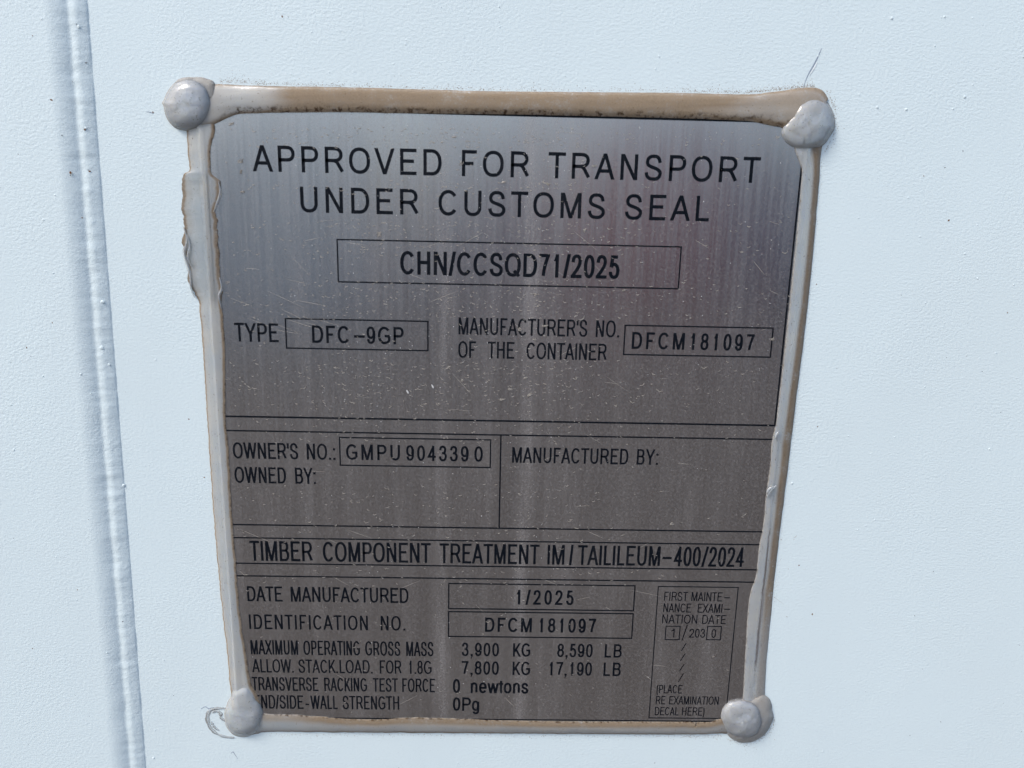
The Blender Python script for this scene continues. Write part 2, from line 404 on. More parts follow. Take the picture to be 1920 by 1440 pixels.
# ruled lines: thin raised bars of ink
YI = -.00150
def bar_verts(x0, x1, za, zb_, v, f, y0=YI - .00005):
    n = len(v)
    v += [(x0, y0, za), (x1, y0, za), (x1, y0, zb_), (x0, y0, zb_), (x0, YI + 1e-5, za), (x1, YI + 1e-5, za), (x1, YI + 1e-5, zb_), (x0, YI + 1e-5, zb_)]
    f += [(n, n + 1, n + 2, n + 3), (n + 4, n + 5, n + 1, n), (n + 3, n + 2, n + 6, n + 7), (n + 4, n, n + 3, n + 7), (n + 1, n + 5, n + 6, n + 2)]
def frame(name, x0, x1, zt_, zb_, w, label=None, divider=None, sides='tblr'):
    v, f = [], []; h = w / 2
    if 't' in sides: bar_verts(x0 - h, x1 + h, zt_ - h, zt_ + h, v, f)
    if 'b' in sides: bar_verts(x0 - h, x1 + h, zb_ - h, zb_ + h, v, f)
    if 'l' in sides: bar_verts(x0 - h, x0 + h, zb_ + h, zt_ - h, v, f)
    if 'r' in sides: bar_verts(x1 - h, x1 + h, zb_ + h, zt_ - h, v, f)
    if divider is not None: bar_verts(divider - h, divider + h, zb_ + h, zt_ - h, v, f)
    return child(name, mesh(name, v, f), INK, plate, label)
LW = 2.7 * PX
def zz(a, b): return (at(*a).z + at(*b).z) / 2
frame('printed_frame', xl, xr, zt, zz((422.3, 780), (1453.3, 798.3)), LW * 1.25, 'tall frame round the approval text')
frame('printed_frame', xl, xr, zz((424, 806.7), (1447.7, 824.3)), zz((435, 983.3), (1430, 997.3)), LW * 1.05, 'frame split down the middle for owner and maker', divider=(at(939, 818).x + at(936, 990).x) / 2)
frame('printed_frame', xl, xr, zz((437.3, 1008.3), (1426.7, 1021)), zz((441.7, 1056), (1419, 1068.3)), LW, 'narrow frame round the timber treatment line')
frame('printed_frame', xl, xr, zz((443.3, 1079.3), (1415, 1091.7)), zb, LW, 'lowest frame round the dates and masses')
for q, lab in (((( 632.5, 448.6), (1277.3, 463.3), (1271.7, 541.7), (634, 528)), 'outline round the approval number'),
          (((535, 596.7), (802.3, 603.3), (802.3, 658.3), (537.3, 651.7)), 'outline round the type code'),
          (((1172.3, 610.7), (1450, 614.5), (1444, 669.3), (1169, 665)), "outline round the manufacturer's number"),
          (((637.3, 820), (920, 825), (919, 876), (637.3, 872.7)), "outline round the owner's number"),
          (((841, 1094), (1190.7, 1098.3), (1187.7, 1145), (841.7, 1141)), 'outline round the manufacturing date'),
          (((841, 1146.7), (1186.7, 1150.7), (1185, 1196.7), (841, 1193.3)), 'outline round the identification number'),
          (((1234.3, 1100), (1385.7, 1101), (1359, 1347), (1216.7, 1346)), 'upright outline round the examination dates'),
          (((1248.3, 1174), (1275, 1174.3), (1273.5, 1199.3), (1247.5, 1199.3)), 'small square round the month'),
          (((1326.3, 1174.3), (1352.3, 1174.6), (1351, 1199.5), (1325, 1199.3)), 'small square round the last year digit')):
    frame('box_outline', *rect_of(*q), LW * (.75 if 'small' in lab or 'upright' in lab else .95), lab)

# lettering: outlines of the built-in font, each glyph cached as a mesh
TEXT = [   # words (text, left px, right px), (x, cap top, baseline) at two places, condensing, stem/cap
 ([('APPROVED', 474, 828), ('FOR', 866, 993), ('TRANSPORT', 1027.5, 1422.5)], (479, 273.3, 321.7), (1404, 293, 342.3), .87, .125),
 ([('UNDER', 564, 786), ('CUSTOMS', 822, 1133.5), ('SEAL', 1171, 1328.5)], (566, 350, 398), (1300, 366.7, 414.5), .87, .125),
 ([('CHN/CCSQD71/2025', 750.5, 1160.7)], (782, 471.5, 514.5), (1150, 478.5, 523), .72, .135),
 ([('TYPE', 440.7, 522.8)], (444, 605, 640), (520, 607, 641.7), .74, .115),
 ([('DFC', 585.7, 655.5), ('–', 664, 684), ('9GP', 687.7, 757)], (588, 610, 642.3), (740, 613.3, 645.7), .76, .13),
 ([("MANUFACTURER'S", 859.7, 1100.7), ('NO.', 1116.7, 1160)], (862, 595, 626.7), (1098, 600, 631.7), .60, .105),
 ([('OF', 859, 892), ('THE', 914.3, 964), ('CONTAINER', 986.7, 1137.5)], (862, 639, 671), (1136, 645.3, 675.5), .62, .105),
 ([('DFCM', 1184, 1282.5), ('181097', 1294, 1412.7)], (1186, 623, 654.3), (1405, 626.3, 657.7), .72, .13),
 ([("OWNER'S", 437.5, 559.5), ('NO.:', 575.7, 628.3)], (440, 829.3, 859.3), (610, 832, 862), .62, .11),
 ([('GMPU', 649.3, 750), ('904339', 761.7, 878.5), ('0', 889.3, 905)], (655, 833.3, 861.5), (895, 836.5, 866), .74, .125),
 ([('OWNED', 440.7, 536.8), ('BY:', 554, 591.7)], (444, 875.3, 905), (590, 877.3, 907.3), .62, .11),
 ([('MANUFACTURED', 960, 1177.3), ('BY:', 1193.3, 1232.7)], (962, 838.3, 867.3), (1175, 841.7, 870.7), .62, .11),
 ([('TIMBER', 469.3, 587.3), ('COMPONENT', 606, 807.5), ('TREATMENT', 824, 1010.7), ('IM', 1026.7, 1057.7), ('/', 1066.7, 1074), ('TAILILEUM', 1082.7, 1236.7), ('–', 1241, 1258.3), ('400', 1262.3, 1312.3), ('/', 1314.3, 1326.5), ('2024', 1327.5, 1393.3)], (472, 1014.5, 1051.3), (1390, 1026, 1062.7), .62, .105),
 ([('DATE', 464.3, 530), ('MANUFACTURED', 545.7, 766)], (466, 1099, 1126.7), (760, 1103, 1130.7), .66, .11),
 ([('1/2025', 968.3, 1075)], (970, 1106.3, 1133.5), (1070, 1107, 1134), .72, .13),
 ([('IDENTIFICATION', 468.3, 690), ('NO.', 714, 759.3)], (470, 1152, 1178.7), (740, 1155, 1182.5), .62, .105),
 ([('DFCM', 909.3, 996.7), ('181097', 1010.7, 1116.7)], (912, 1158.5, 1185), (1110, 1159.5, 1186), .72, .13),
 ([('MAXIMUM', 470.7, 559.3), ('OPERATING', 569.3, 675), ('GROSS', 685, 750.7), ('MASS', 761.7, 812.7)], (472, 1199.3, 1226.3), (810, 1204.3, 1230.7), .60, .095),
 ([('3,900', 865.7, 935.3), ('KG', 961.7, 994), ('8,590', 1044.3, 1110.7), ('LB', 1133.3, 1165)], (867, 1206, 1230.7), (1160, 1207, 1232), .70, .12),
 ([('ALLOW.', 473.3, 550.5), ('STACK.', 560, 633.3), ('LOAD.', 637, 698.3), ('FOR', 712.3, 753.3), ('1.8G', 766.7, 809.3)], (475, 1235.3, 1260), (806, 1239.5, 1264), .60, .095),
 ([('7,800', 865.5, 935), ('KG', 960.7, 993.5), ('17,190', 1029.3, 1109.3), ('LB', 1131, 1163.3)], (867, 1240.5, 1265.5), (1160, 1241.5, 1266.5), .70, .12),
 ([('TRANSVERSE', 473, 597.3), ('RACKING', 608.3, 688.3), ('TEST', 699.3, 746), ('FORCE', 754.3, 815.7)], (475, 1268.3, 1293.7), (812, 1273.7, 1298.3), .60, .095),
 ([('0', 849, 862.7), ('newtons', 882.3, 990.3)], (850, 1273.5, 1299.5), (985, 1274, 1300), .80, .13),
 ([('END/SIDE', 477, 569.3), ('-', 573.3, 580), ('WALL', 582.5, 633.5), ('STRENGTH', 642.7, 748.5)], (480, 1303, 1327.7), (746, 1305.8, 1330.7), .60, .095),
 ([('0Pg', 849, 898.5)], (850, 1307.5, 1332.5), (890, 1308, 1332.7), .82, .13),
 ([('FIRST', 1244.8, 1289), ('MAINTE', 1296, 1353.3), ('–', 1357.3, 1368.3)], (1246, 1110, 1126.5), (1352, 1110.3, 1127), .68, .095),
 ([('NANCE', 1243.3, 1295), ('EXAMI', 1307.7, 1353.3), ('–', 1357.3, 1368.3)], (1245, 1131.7, 1148.2), (1352, 1132, 1148.5), .68, .095),
 ([('NATION', 1241, 1306.7), ('DATE', 1316, 1360.7)], (1243, 1152.7, 1169.2), (1358, 1153, 1169.5), .72, .095),
 ([('1', 1257, 1264), ('203', 1291.7, 1321.3), ('0', 1333.3, 1342)], (1258, 1179, 1195.3), (1340, 1179, 1195.3), .75, .10),
 ([('(PLACE', 1230.7, 1278.5)], (1235, 1284, 1299.7), (1276, 1284.3, 1300), .68, .095),
 ([('RE', 1229.3, 1246.8), ('EXAMINATION', 1254.3, 1346.8)], (1231, 1305.3, 1320.5), (1345, 1305.8, 1321), .68, .095),
 ([('DECAL', 1227.3, 1271.8), ('HERE)', 1278.3, 1320.3)], (1229, 1325.8, 1341), (1315, 1326.3, 1341.4), .68, .095),
]
# a plain grotesque drawn here: pen strokes in a unit box (x over the ink width, y over the cap height)
def arc(cx, cy, rx, ry, a0, a1, n=None, e=2.25):
    n = n or max(4, int(abs(a1 - a0) / 11)); o = []
    for k in range(n + 1):
        t = R(a0 + (a1 - a0) * k / n); c, s_ = math.cos(t), math.sin(t)
        o.append((cx + rx * math.copysign(abs(c) ** (2 / e), c), cy + ry * math.copysign(abs(s_) ** (2 / e), s_)))
    return o
def cr(P, n=5):
    o = []
    for i in range(len(P) - 1):
        p0, p1, p2, p3 = P[max(0, i - 1)], P[i], P[i + 1], P[min(len(P) - 1, i + 2)]
        for k in range(n):
            t = k / n
            o.append(tuple(.5 * (2 * p1[j] + (p2[j] - p0[j]) * t + (2 * p0[j] - 5 * p1[j] + 4 * p2[j] - p3[j]) * t * t + (3 * p1[j] - p0[j] - 3 * p2[j] + p3[j]) * t ** 3) for j in (0, 1)))
    return o + [P[-1]]
def p(*q): return ('p', list(q))
def c(q): return ('c', q)
def d(*q): return ('d', q)
S_ = cr([(.95, .72), (.87, .89), (.69, .985), (.48, 1), (.27, .98), (.1, .88), (.05, .74), (.12, .62), (.3, .55), (.52, .5), (.75, .44), (.94, .35), (1, .24), (.93, .1), (.75, .015), (.5, 0), (.25, .025), (.07, .13), (0, .29)])
bowl = lambda y: [(0, 0), (0, 1), (.5, 1)] + arc(.55, (1 + y) / 2, .45, (1 - y) / 2, 75, -75) + [(.5, y), (0, y)]
G = {
 'A': (.667, 0, 0, [d(0, 0, .5, 1), d(1, 0, .5, 1), p((.2, .30), (.8, .30))]),
 'B': (.667, .073, .04, [c([(0, 0), (0, 1), (.5, 1)] + arc(.53, .765, .40, .235, 75, -75) + arc(.56, .265, .44, .265, 80, -75) + [(.5, 0)]), p((0, .53), (.55, .53))]),
 'C': (.722, .05, .044, [('p', arc(.52, .5, .52, .5, 37, 323, e=2.1))]),
 'D': (.722, .08, .046, [c([(0, 0), (0, 1), (.40, 1)] + arc(.45, .5, .55, .5, 80, -80, e=2.2) + [(.40, 0)])]),
 'E': (.667, .08, .05, [p((1, 1), (0, 1), (0, 0), (1, 0)), p((0, .53), (.93, .53))]),
 'F': (.611, .082, .045, [p((1, 1), (0, 1), (0, 0)), p((0, .49), (.86, .49))]),
 'G': (.778, .053, .056, [('p', arc(.52, .5, .52, .5, 40, 290, e=2.1) + [(.85, .06), (1, .17), (1, .46), (.56, .46)])]),
 'H': (.722, .08, .08, [p((0, 0), (0, 1)), p((1, 0), (1, 1)), p((0, .53), (1, .53))]),
 'I': (.278, .093, .093, [p((.5, 0), (.5, 1))]),
 'K': (.667, .073, 0, [p((0, 0), (0, 1)), d(0, .30, .93, 1), d(.33, .55, 1, 0)]),
 'L': (.556, .073, .035, [p((0, 1), (0, 0), (1, 0))]),
 'M': (.833, .074, .074, [p((0, 0), (0, 1)), p((1, 0), (1, 1)), d(.03, 1, .5, 0), d(.97, 1, .5, 0)]),
 'N': (.722, .076, .08, [p((0, 0), (0, 1)), p((1, 0), (1, 1)), d(.02, 1, .98, 0)]),
 'O': (.778, .048, .045, [c(arc(.5, .5, .5, .5, 0, 345, 34))]),
 'P': (.667, .077, .042, [('p', bowl(.46))]),
 'Q': (.778, .043, .042, [c(arc(.5, .5, .5, .5, 0, 345, 34)), p((.60, .22), (1.0, -.05))]),
 'R': (.722, .079, .012, [('p', [(x * .9, y) for x, y in bowl(.48)]), ('p', cr([(.45, .48), (.62, .42), (.78, .24), (.97, 0)]))]),
 'S': (.667, .045, .05, [('p', S_)]),
 'T': (.611, .023, .023, [p((0, 1), (1, 1)), p((.5, 0), (.5, 1))]),
 'U': (.722, .079, .076, [('p', [(0, 1), (0, .36)] + arc(.5, .34, .5, .34, 180, 360) + [(1, .36), (1, 1)])]),
 'V': (.667, 0, 0, [d(0, 1, .5, 0), d(1, 1, .5, 0)]),
 'W': (.944, .01, .01, [d(0, 1, .25, 0), d(.5, 1, .25, 0), d(.5, 1, .75, 0), d(1, 1, .75, 0)]),
 'X': (.667, 0, 0, [d(0, 0, 1, 1), d(0, 1, 1, 0)]),
 'Y': (.667, 0, 0, [d(0, 1, .5, .40), d(1, 1, .5, .40), p((.5, 0), (.5, .45))]),
 '0': (.556, .042, .045, [c(arc(.5, .5, .5, .5, 0, 345, 30))]),
 '1': (.556, .13, .20, [p((1, 0), (1, 1)), ('p', cr([(0, .72), (.4, .80), (.75, .90), (1, 1)]))]),
 '2': (.556, .03, .05, [('p', cr([(.03, .70), (.1, .89), (.28, .985), (.5, 1), (.75, .97), (.92, .86), (.94, .71), (.84, .54), (.55, .33), (.2, .13), (0, 0)])), p((0, 0), (1, 0))]),
 '3': (.556, .042, .045, [('p', cr([(.02, .75), (.12, .92), (.3, .99), (.48, 1), (.72, .97), (.88, .86), (.88, .70), (.75, .57), (.5, .53), (.36, .53)])), ('p', cr([(.4, .53), (.6, .53), (.8, .49), (.97, .38), (1, .25), (.9, .09), (.7, .01), (.48, 0), (.22, .03), (.06, .13), (0, .28)]))]),
 '4': (.556, .013, .05, [p((.76, 0), (.76, 1)), p((.74, .96), (.03, .25), (1, .25))]),
 '5': (.556, .042, .045, [p((.92, 1), (.22, 1), (.09, .49)), ('p', cr([(.09, .49), (.25, .60), (.48, .64), (.75, .59), (.95, .45), (1, .31), (.93, .12), (.72, .015), (.46, 0), (.22, .03), (.07, .13), (0, .27)]))]),
 '7': (.556, .048, .045, [p((0, 1), (1, 1)), ('p', cr([(.98, 1), (.72, .68), (.5, .34), (.38, 0)]))]),
 '8': (.556, .041, .045, [c(arc(.5, .765, .43, .235, 0, 345, 26)), c(arc(.5, .265, .5, .265, 0, 345, 26))]),
 '9': (.556, .042, .045, [c(arc(.47, .665, .47, .335, 0, 345, 28)), ('p', cr([(.97, .78), (1, .52), (.96, .26), (.82, .07), (.5, 0), (.25, .03), (.1, .12), (.05, .24)]))]),
 'e': (.556, .037, .04, [('p', [(.03, .37)] + [(.98, .37)] + arc(.5, .365, .5, .365, 8, 325))]),
 'n': (.556, .066, .066, [p((0, 0), (0, .73)), ('p', cr([(0, .46), (.12, .63), (.35, .725), (.6, .73), (.88, .65), (1, .46), (1, 0)]))]),
 'w': (.722, .003, .003, [d(0, .73, .25, 0), d(.5, .73, .25, 0), d(.5, .73, .75, 0), d(1, .73, .75, 0)]),
 't': (.278, .017, .01, [('p', [(.45, .97), (.45, .14), (.6, .02), (1, .01)]), p((0, .71), (1, .71))]),
 'o': (.556, .033, .035, [c(arc(.5, .365, .5, .365, 0, 345, 26))]),
 's': (.5, .03, .03, [('p', [(x, y * .73) for x, y in S_])]),
 'g': (.556, .032, .06, [c(arc(.48, .37, .48, .36, 0, 345, 26)), ('p', [(1, .73)] + cr([(1, .4), (1, .0), (.9, -.2), (.6, -.28), (.3, -.26), (.08, -.14)]))]),
 '.': (.278, .09, .09, ['.']), ':': (.278, .09, .09, ['.', ':']), ',': (.278, .083, .09, ['.', ',']),
 "'": (.191, .05, .05, [p((.5, .68), (.5, 1))]), '/': (.33, 0, 0, [d(0, -.02, 1, 1.02)]),
 '-': (.333, .03, .03, [p((0, .32), (1, .32))]), '–': (.556, 0, 0, [p((0, .40), (1, .40))]),
 '(': (.333, .09, .04, [('p', cr([(1, 1.04), (.35, .78), (0, .38), (.35, -.02), (1, -.28)]))]),
 ')': (.333, .04, .09, [('p', cr([(0, 1.04), (.65, .78), (1, .38), (.65, -.02), (0, -.28)]))]),
}
def ribbon(P, h, closed):
    """offset the polyline P by h to both sides with mitred corners"""
    n = len(P); L = []
    for i in range(n):
        a_ = P[(i - 1) % n] if (closed or i) else None; b_ = P[(i + 1) % n] if (closed or i < n - 1) else None
        def nrm(u, w):
            x, y = w[0] - u[0], w[1] - u[1]; l = math.hypot(x, y) or 1e-12; return (-y / l, x / l)
        if a_ is None: m = nrm(P[i], b_); k = 1
        elif b_ is None: m = nrm(a_, P[i]); k = 1
        else:
            n1, n2 = nrm(a_, P[i]), nrm(P[i], b_); m = (n1[0] + n2[0], n1[1] + n2[1]); l = math.hypot(*m) or 1e-9
            m = (m[0] / l, m[1] / l); k = min(1 / max(.2, m[0] * n1[0] + m[1] * n1[1]), 1.9)
        L.append(((P[i][0] + m[0] * h * k, P[i][1] + m[1] * h * k), (P[i][0] - m[0] * h * k, P[i][1] - m[1] * h * k)))
    return L
YT = YI - .00006
def draw(ch, xa, W, zb_, H, w, v, f):
    """draw ch with ink from xa to xa+W, stroke width w"""
    h = w / 2; hz = h * .93
    for k_, st in enumerate(G[ch][3]):
        y = YT - k_ * 2e-6
        if st in ('.', ':', ','):
            r = w * .56; cx = xa + W / 2; n = len(v)
            if st == ',': q = [(cx + r, 0), (cx - r * .1, 0), (cx - r * .9, -1.5 * w), (cx - r * .3, -1.5 * w)]
            else: b0 = 0 if st == '.' else .60 * H; q = [(cx - r, b0), (cx + r, b0), (cx + r, b0 + 2 * r), (cx - r, b0 + 2 * r)]
            v += [(a_, y, zb_ + b_) for a_, b_ in q]; f.append((n, n + 1, n + 2, n + 3)); continue
        kind, q = st
        if kind == 'd':
            x0, y0, x1, y1 = q; dy = abs(y1 - y0) * H; hd = h
            for _ in range(4):
                i_ = min(hd, W / 2); dx = (x1 - x0) * (W - 2 * i_); hd = h * math.hypot(dx, dy) / dy
            i_ = min(hd, W / 2); X = lambda t: xa + i_ + t * (W - 2 * i_); n = len(v)
            if ch in 'MNRK': X = lambda t: xa + h + t * (W - 2 * h)
            a_, b_ = X(x0), X(x1)
            if ch in 'MN':      # stay inside the stems
                if x0 < .5: a_ = max(a_, xa + hd)
                if x0 > .5: a_ = min(a_, xa + W - hd)
                if x1 > .9: b_ = min(b_, xa + W - hd)
            v += [(a_ - hd, y, zb_ + y0 * H), (a_ + hd, y, zb_ + y0 * H), (b_ + hd, y, zb_ + y1 * H), (b_ - hd, y, zb_ + y1 * H)]
            f.append((n, n + 1, n + 2, n + 3)); continue
        i_ = min(h, W / 2)
        def Z(t): 
            return hz + t * (H - 2 * hz)
        P = [(xa + i_ + a_ * (W - 2 * i_), zb_ + Z(b_)) for a_, b_ in q]
        if kind == 'p':         # vertical strokes run the whole cap height
            for e_, nb in ((0, 1), (-1, -2)):
                if abs(P[e_][0] - P[nb][0]) < 1e-9 and q[e_][1] in (0, 1): P[e_] = (P[e_][0], zb_ + q[e_][1] * H)
                if abs(P[e_][1] - P[nb][1]) < 1e-9:
                    if q[e_][0] in (0, 1): P[e_] = (xa + q[e_][0] * W, P[e_][1])
        L = ribbon(P, h, kind == 'c'); n = len(v)
        for a_, b_ in L: v += [(a_[0], y, a_[1]), (b_[0], y, b_[1])]
        m = len(L)
        for i in range(m if kind == 'c' else m - 1):
            a_, b_ = n + 2 * i, n + 2 * ((i + 1) % m); f.append((a_, a_ + 1, b_ + 1, b_))
for words, ra, rb, cw, t in TEXT:
    ztop = (at(ra[0], ra[1]).z + at(rb[0], rb[1]).z) / 2; zbase = (at(ra[0], ra[2]).z + at(rb[0], rb[2]).z) / 2
    H = ztop - zbase; em = H / .716; w = t * H * 1.06; v, f = [], []
    for s_, pxl, pxr in words:
        xa, xb = x_at(pxl, zbase), x_at(pxr, zbase); g0, g1 = G[s_[0]], G[s_[-1]]
        nat = (sum(G[q][0] for q in s_) - g0[1] - g1[2]) * em; sx = cw; tr = 0.
        if len(s_) == 1: sx = (xb - xa) / nat
        else:
            tr = ((xb - xa) - nat * sx) / (len(s_) - 1); lo, hi = -.01 * H, .20 * H
            if not lo <= tr <= hi: tr = min(max(tr, lo), hi); sx = ((xb - xa) - tr * (len(s_) - 1)) / nat
        x = xa - g0[1] * em * sx
        for q in s_:
            g_ = G[q]; wd_ = (g_[0] - g_[1] - g_[2]) * em * sx; x_ = x + g_[1] * em * sx
            if wd_ < w: x_ -= (w - wd_) / 2; wd_ = w
            draw(q, x_, wd_, zbase, H, w, v, f)
            x += g_[0] * em * sx + tr
    child('lettering', mesh('lettering', v, f), INK, plate, 'black lettering reading ' + ' '.join(q[0] for q in words).replace('–', '-'))
v, f = [], []
def slash(a, b, w):
    p, q = at(*a), at(*b); n = len(v); h = w / 2
    v.extend([(q.x - h, YI - .00005, q.z), (q.x + h, YI - .00005, q.z), (p.x + h, YI - .00005, p.z), (p.x - h, YI - .00005, p.z)]); f.append((n, n + 1, n + 2, n + 3))
slash((1289, 1171), (1278.5, 1201), 2.0 * PX)
for a, b_ in (((1286.5, 1206), (1277.5, 1220)), ((1284.8, 1225.5), (1275.3, 1239.3)), ((1283, 1245), (1274, 1258.3)), ((1281.5, 1262.7), (1272, 1278.3))): slash(a, b_, 1.9 * PX)
child('printed_slashes', mesh('printed_slashes', v, f), INK, plate)

# dried splashes: pale crescents, grains and hairline scratches on the steel
def dens(px, py):
    d = .30
    for cx, w in ((1000, 40), (830, 35), (640, 60), (885, 20), (1070, 50), (940, 60), (720, 60)): d += .45 * math.exp(-((px - cx) / w) ** 2)
    d *= 1.0 if py < 760 else .42
    if px > 1200: d *= .75
    return d
BANDS = ((275, 340), (355, 412), (475, 522), (597, 672), (830, 905), (1015, 1062), (1100, 1345))
random.seed(5); b = Bits(); n = 0
while n < 2100:
    px, py = rnd(425, 1490), rnd(235, 1340)
    if rnd(0, 1) > dens(px, py): continue
    if random.random() < .85 and any(lo < py < hi for lo, hi in BANDS): continue
    n += 1
    r = rnd(1.3, 4.4) * PX * (1.7 if random.random() < .12 else 1); c = at(px, py, -.00160); a0 = rnd(math.pi * 1.02, math.pi * 1.4); a1 = a0 + rnd(.8, 2.0)
    b.stroke([c + Vector((r * math.cos(a0 + (a1 - a0) * k / 5) * 1.1, 0, r * math.sin(a0 + (a1 - a0) * k / 5) + rnd(-.15, .15) * r)) for k in range(6)], rnd(.6, 1.55) * PX, 5e-5)
b.make('dried_splash_marks', DUST, plate, stuff=True)
b = Bits()
for px, py, w, h in ((1005, 552, 10, 3), (956, 730, 9, 4), (985, 709, 5, 2), (940, 750, 9, 3), (1003, 636, 8, 4), (840, 690, 7, 4), (1025, 346, 10, 5), (945, 343, 9, 4), (1115, 312, 9, 3), (865, 307, 6, 8), (452, 303, 10, 6), (455, 361, 8, 4), (452, 325, 4, 9), (1170, 545, 9, 4), (1080, 710, 6, 5), (851, 258, 8, 3), (1097, 433, 5, 7), (433, 233, 9, 4), (1448, 637, 8, 4), (1260, 983, 6, 4), (1022, 612, 8, 3), (975, 618, 6, 5), (710, 440, 8, 9), (993, 742, 7, 4), (866, 715, 4, 8)):
    for k in range(3): b.stroke([at(px + rnd(-.5, .5) * w + t * w * .7 * rnd(.6, 1.2) - w * .3, py + rnd(-.6, .6) * h + abs(t - .4) * -h * .8, -.00161) for t in (0, .25, .5, .75, 1)], rnd(1.2, 2.4) * PX, 1.1e-4)
b.make('dried_mud_flakes', DUST, plate, stuff=True)
b = Bits()
for k in range(900):
    px, py = rnd(425, 1490), rnd(235, 1340)
    if rnd(0, 1) > dens(px, py) * 1.2: continue
    b.lump(at(px, py, -.00156), rnd(.4, 1.0) * PX, rnd(5e-5, 1.2e-4), 5)
for px, py in ((764, 735), (811, 725)):
    b.stroke([at(px - 2, py - 4, -.0016), at(px, py - 1, -.0016), at(px + 1.5, py + 2, -.0016), at(px + 2, py + 3, -.0016)], 3.4 * PX, 1.5e-4)
b.make('dust_grains', WHITE_GRAIN, plate, stuff=True)
b = Bits()
for k in range(70):
    px, py = rnd(430, 1470), rnd(240, 1330); L = rnd(10, 60); a = rnd(-.5, .9)
    if k < 13: px, py, a, L = rnd(430, 600), rnd(520, 620), rnd(.15, .5), rnd(25, 80)
    b.stroke([at(px + L * t * math.cos(a), py + L * t * math.sin(a), -.00154) for t in (0, .33, .66, 1)], rnd(.4, .8) * PX, 1.5e-5)
b.make('hairline_scratches', DUST, plate, stuff=True)

# ------------------------------------------------------------------ the sealant
ring = empty('sealant_border', 'dusty milky sealant round the edges of the steel plate, a dab on each corner', 'sealant', (pc.x, 0, pc.z))
def resample(pts, n):
    P = [Vector(p) for p in pts]; seg = []
    for i in range(len(P) - 1):
        p0, p1, p2, p3 = P[max(0, i - 1)], P[i], P[i + 1], P[min(len(P) - 1, i + 2)]
        for k in range(14):
            t = k / 14
            seg.append(.5 * ((2 * p1) + (-p0 + p2) * t + (2 * p0 - 5 * p1 + 4 * p2 - p3) * t * t + (-p0 + 3 * p1 - 3 * p2 + p3) * t ** 3))
    seg.append(P[-1]); d = [0]
    for i in range(1, len(seg)): d.append(d[-1] + (seg[i] - seg[i - 1]).length)
    out = []; j = 0
    for k in range(n + 1):
        s = d[-1] * k / n
        while j < len(seg) - 2 and d[j + 1] < s: j += 1
        t = (s - d[j]) / max(1e-9, d[j + 1] - d[j]); out.append(seg[j].lerp(seg[j + 1], min(1, t)))
    return out
def bead(outer, inner, hf, dirtf, grimef, n=420, m=26, seed=0, jag=.8, pw=2.4, label=None, clearf=None):
    """a bead between its edge on the wall and its edge on the plate (photo pixels); hf(t) is its height in mm"""
    A_, B_ = resample(outer, n), resample(inner, n); v, f, dd, gg, cc = [], [], [], [], []
    for i in range(n + 1):
        t = i / n; L = i * .35; jg = jag * (1 + (clearf(t, .5) * 1.8 if clearf else 0))
        a2 = A_[i]; b2 = B_[i]; ac = (b2 - a2); ac.normalize()
        a2 = a2 - ac * (jg * nz(seed, 1, L * .25) + .5 * jg * nz(seed, 2, L * .9)); b2 = b2 + ac * (jg * nz(seed, 3, L * .25) + .5 * jg * nz(seed, 4, L * .9))
        pa, pb = at(a2.x, a2.y, 0), at(b2.x, b2.y, -.0015)
        h = hf(t) * .001
        for j in range(m + 1):
            u = j / m; u2 = .5 - .5 * math.cos(math.pi * u); p = pa.lerp(pb, u2)
            k = max(0, 1 - abs(2 * u2 - 1) ** pw) ** .72
            bump = h * .10 * nz(seed + u * 3, L * .03, 7) + h * .05 * nz(seed + u * 8, L * .12, 3)
            if j in (0, m): y = p.y + .0004
            else:
                y = p.y - h * k - bump * k - .00003
                q_ = sm(0, .0012, min(p.x - X0 + .0012, X1 + .0012 - p.x, p.z - Z0 + .0012, Z1 + .0012 - p.z))
                y = min(y, -.00172 * q_ - .00003 - .25 * h * k)
            v.append((p.x, y, p.z)); dd.append(min(1, max(0, dirtf(t, u2)))); gg.append(min(1, max(0, grimef(t, u2) + .50 * max(sm(.07, .0, u2), sm(.93, 1, u2))))); cc.append(clearf(t, u2) if clearf else 0)
    for i in range(n):
        for j in range(m):
            a = i * (m + 1) + j; f.append((a, a + m + 1, a + m + 2, a + 1))
    return child('sealant_bead', mesh('sealant_bead', v, f, True, {'dirt': dd, 'grime': gg, 'clear': cc}), SIL, ring, label)
def sm(a, b, x): x = min(1, max(0, (x - a) / (b - a))); return x * x * (3 - 2 * x)
V2 = lambda L: [(x, y, 0) for x, y in L]
# top
bead(V2([(372, 160), (405, 157.5), (500, 161), (640, 163), (780, 167), (923, 170.7), (1100, 172.5), (1279, 174), (1397, 176.7), (1440, 173), (1467, 170), (1497, 165), (1527, 164), (1543, 170), (1553, 184)]),
     V2([(372, 240), (399, 234), (440, 216), (483, 212.3), (640, 210.5), (773, 213), (940, 214.5), (1110, 218), (1280, 222), (1380, 226), (1415, 229), (1447, 236), (1466, 240), (1490, 250), (1500, 255)]),
     lambda t: 1.35 + .5 * sm(.85, 1, t), 
     lambda t, u: .52 + .60 * sm(.09, .17, t) * (1 - .45 * sm(.80, .9, t)) * (1 - .22 * sm(.40, .6, u) * (1 - sm(.8, .95, u))) + .6 * sm(.12, 0, u) + .5 * sm(.85, 1, u),
     lambda t, u: 1.2 * sm(.70, .90, u) * sm(.03, .07, t) * (1 - .4 * sm(.75, .9, t)), seed=1, label='dusty brown bead along the top edge')
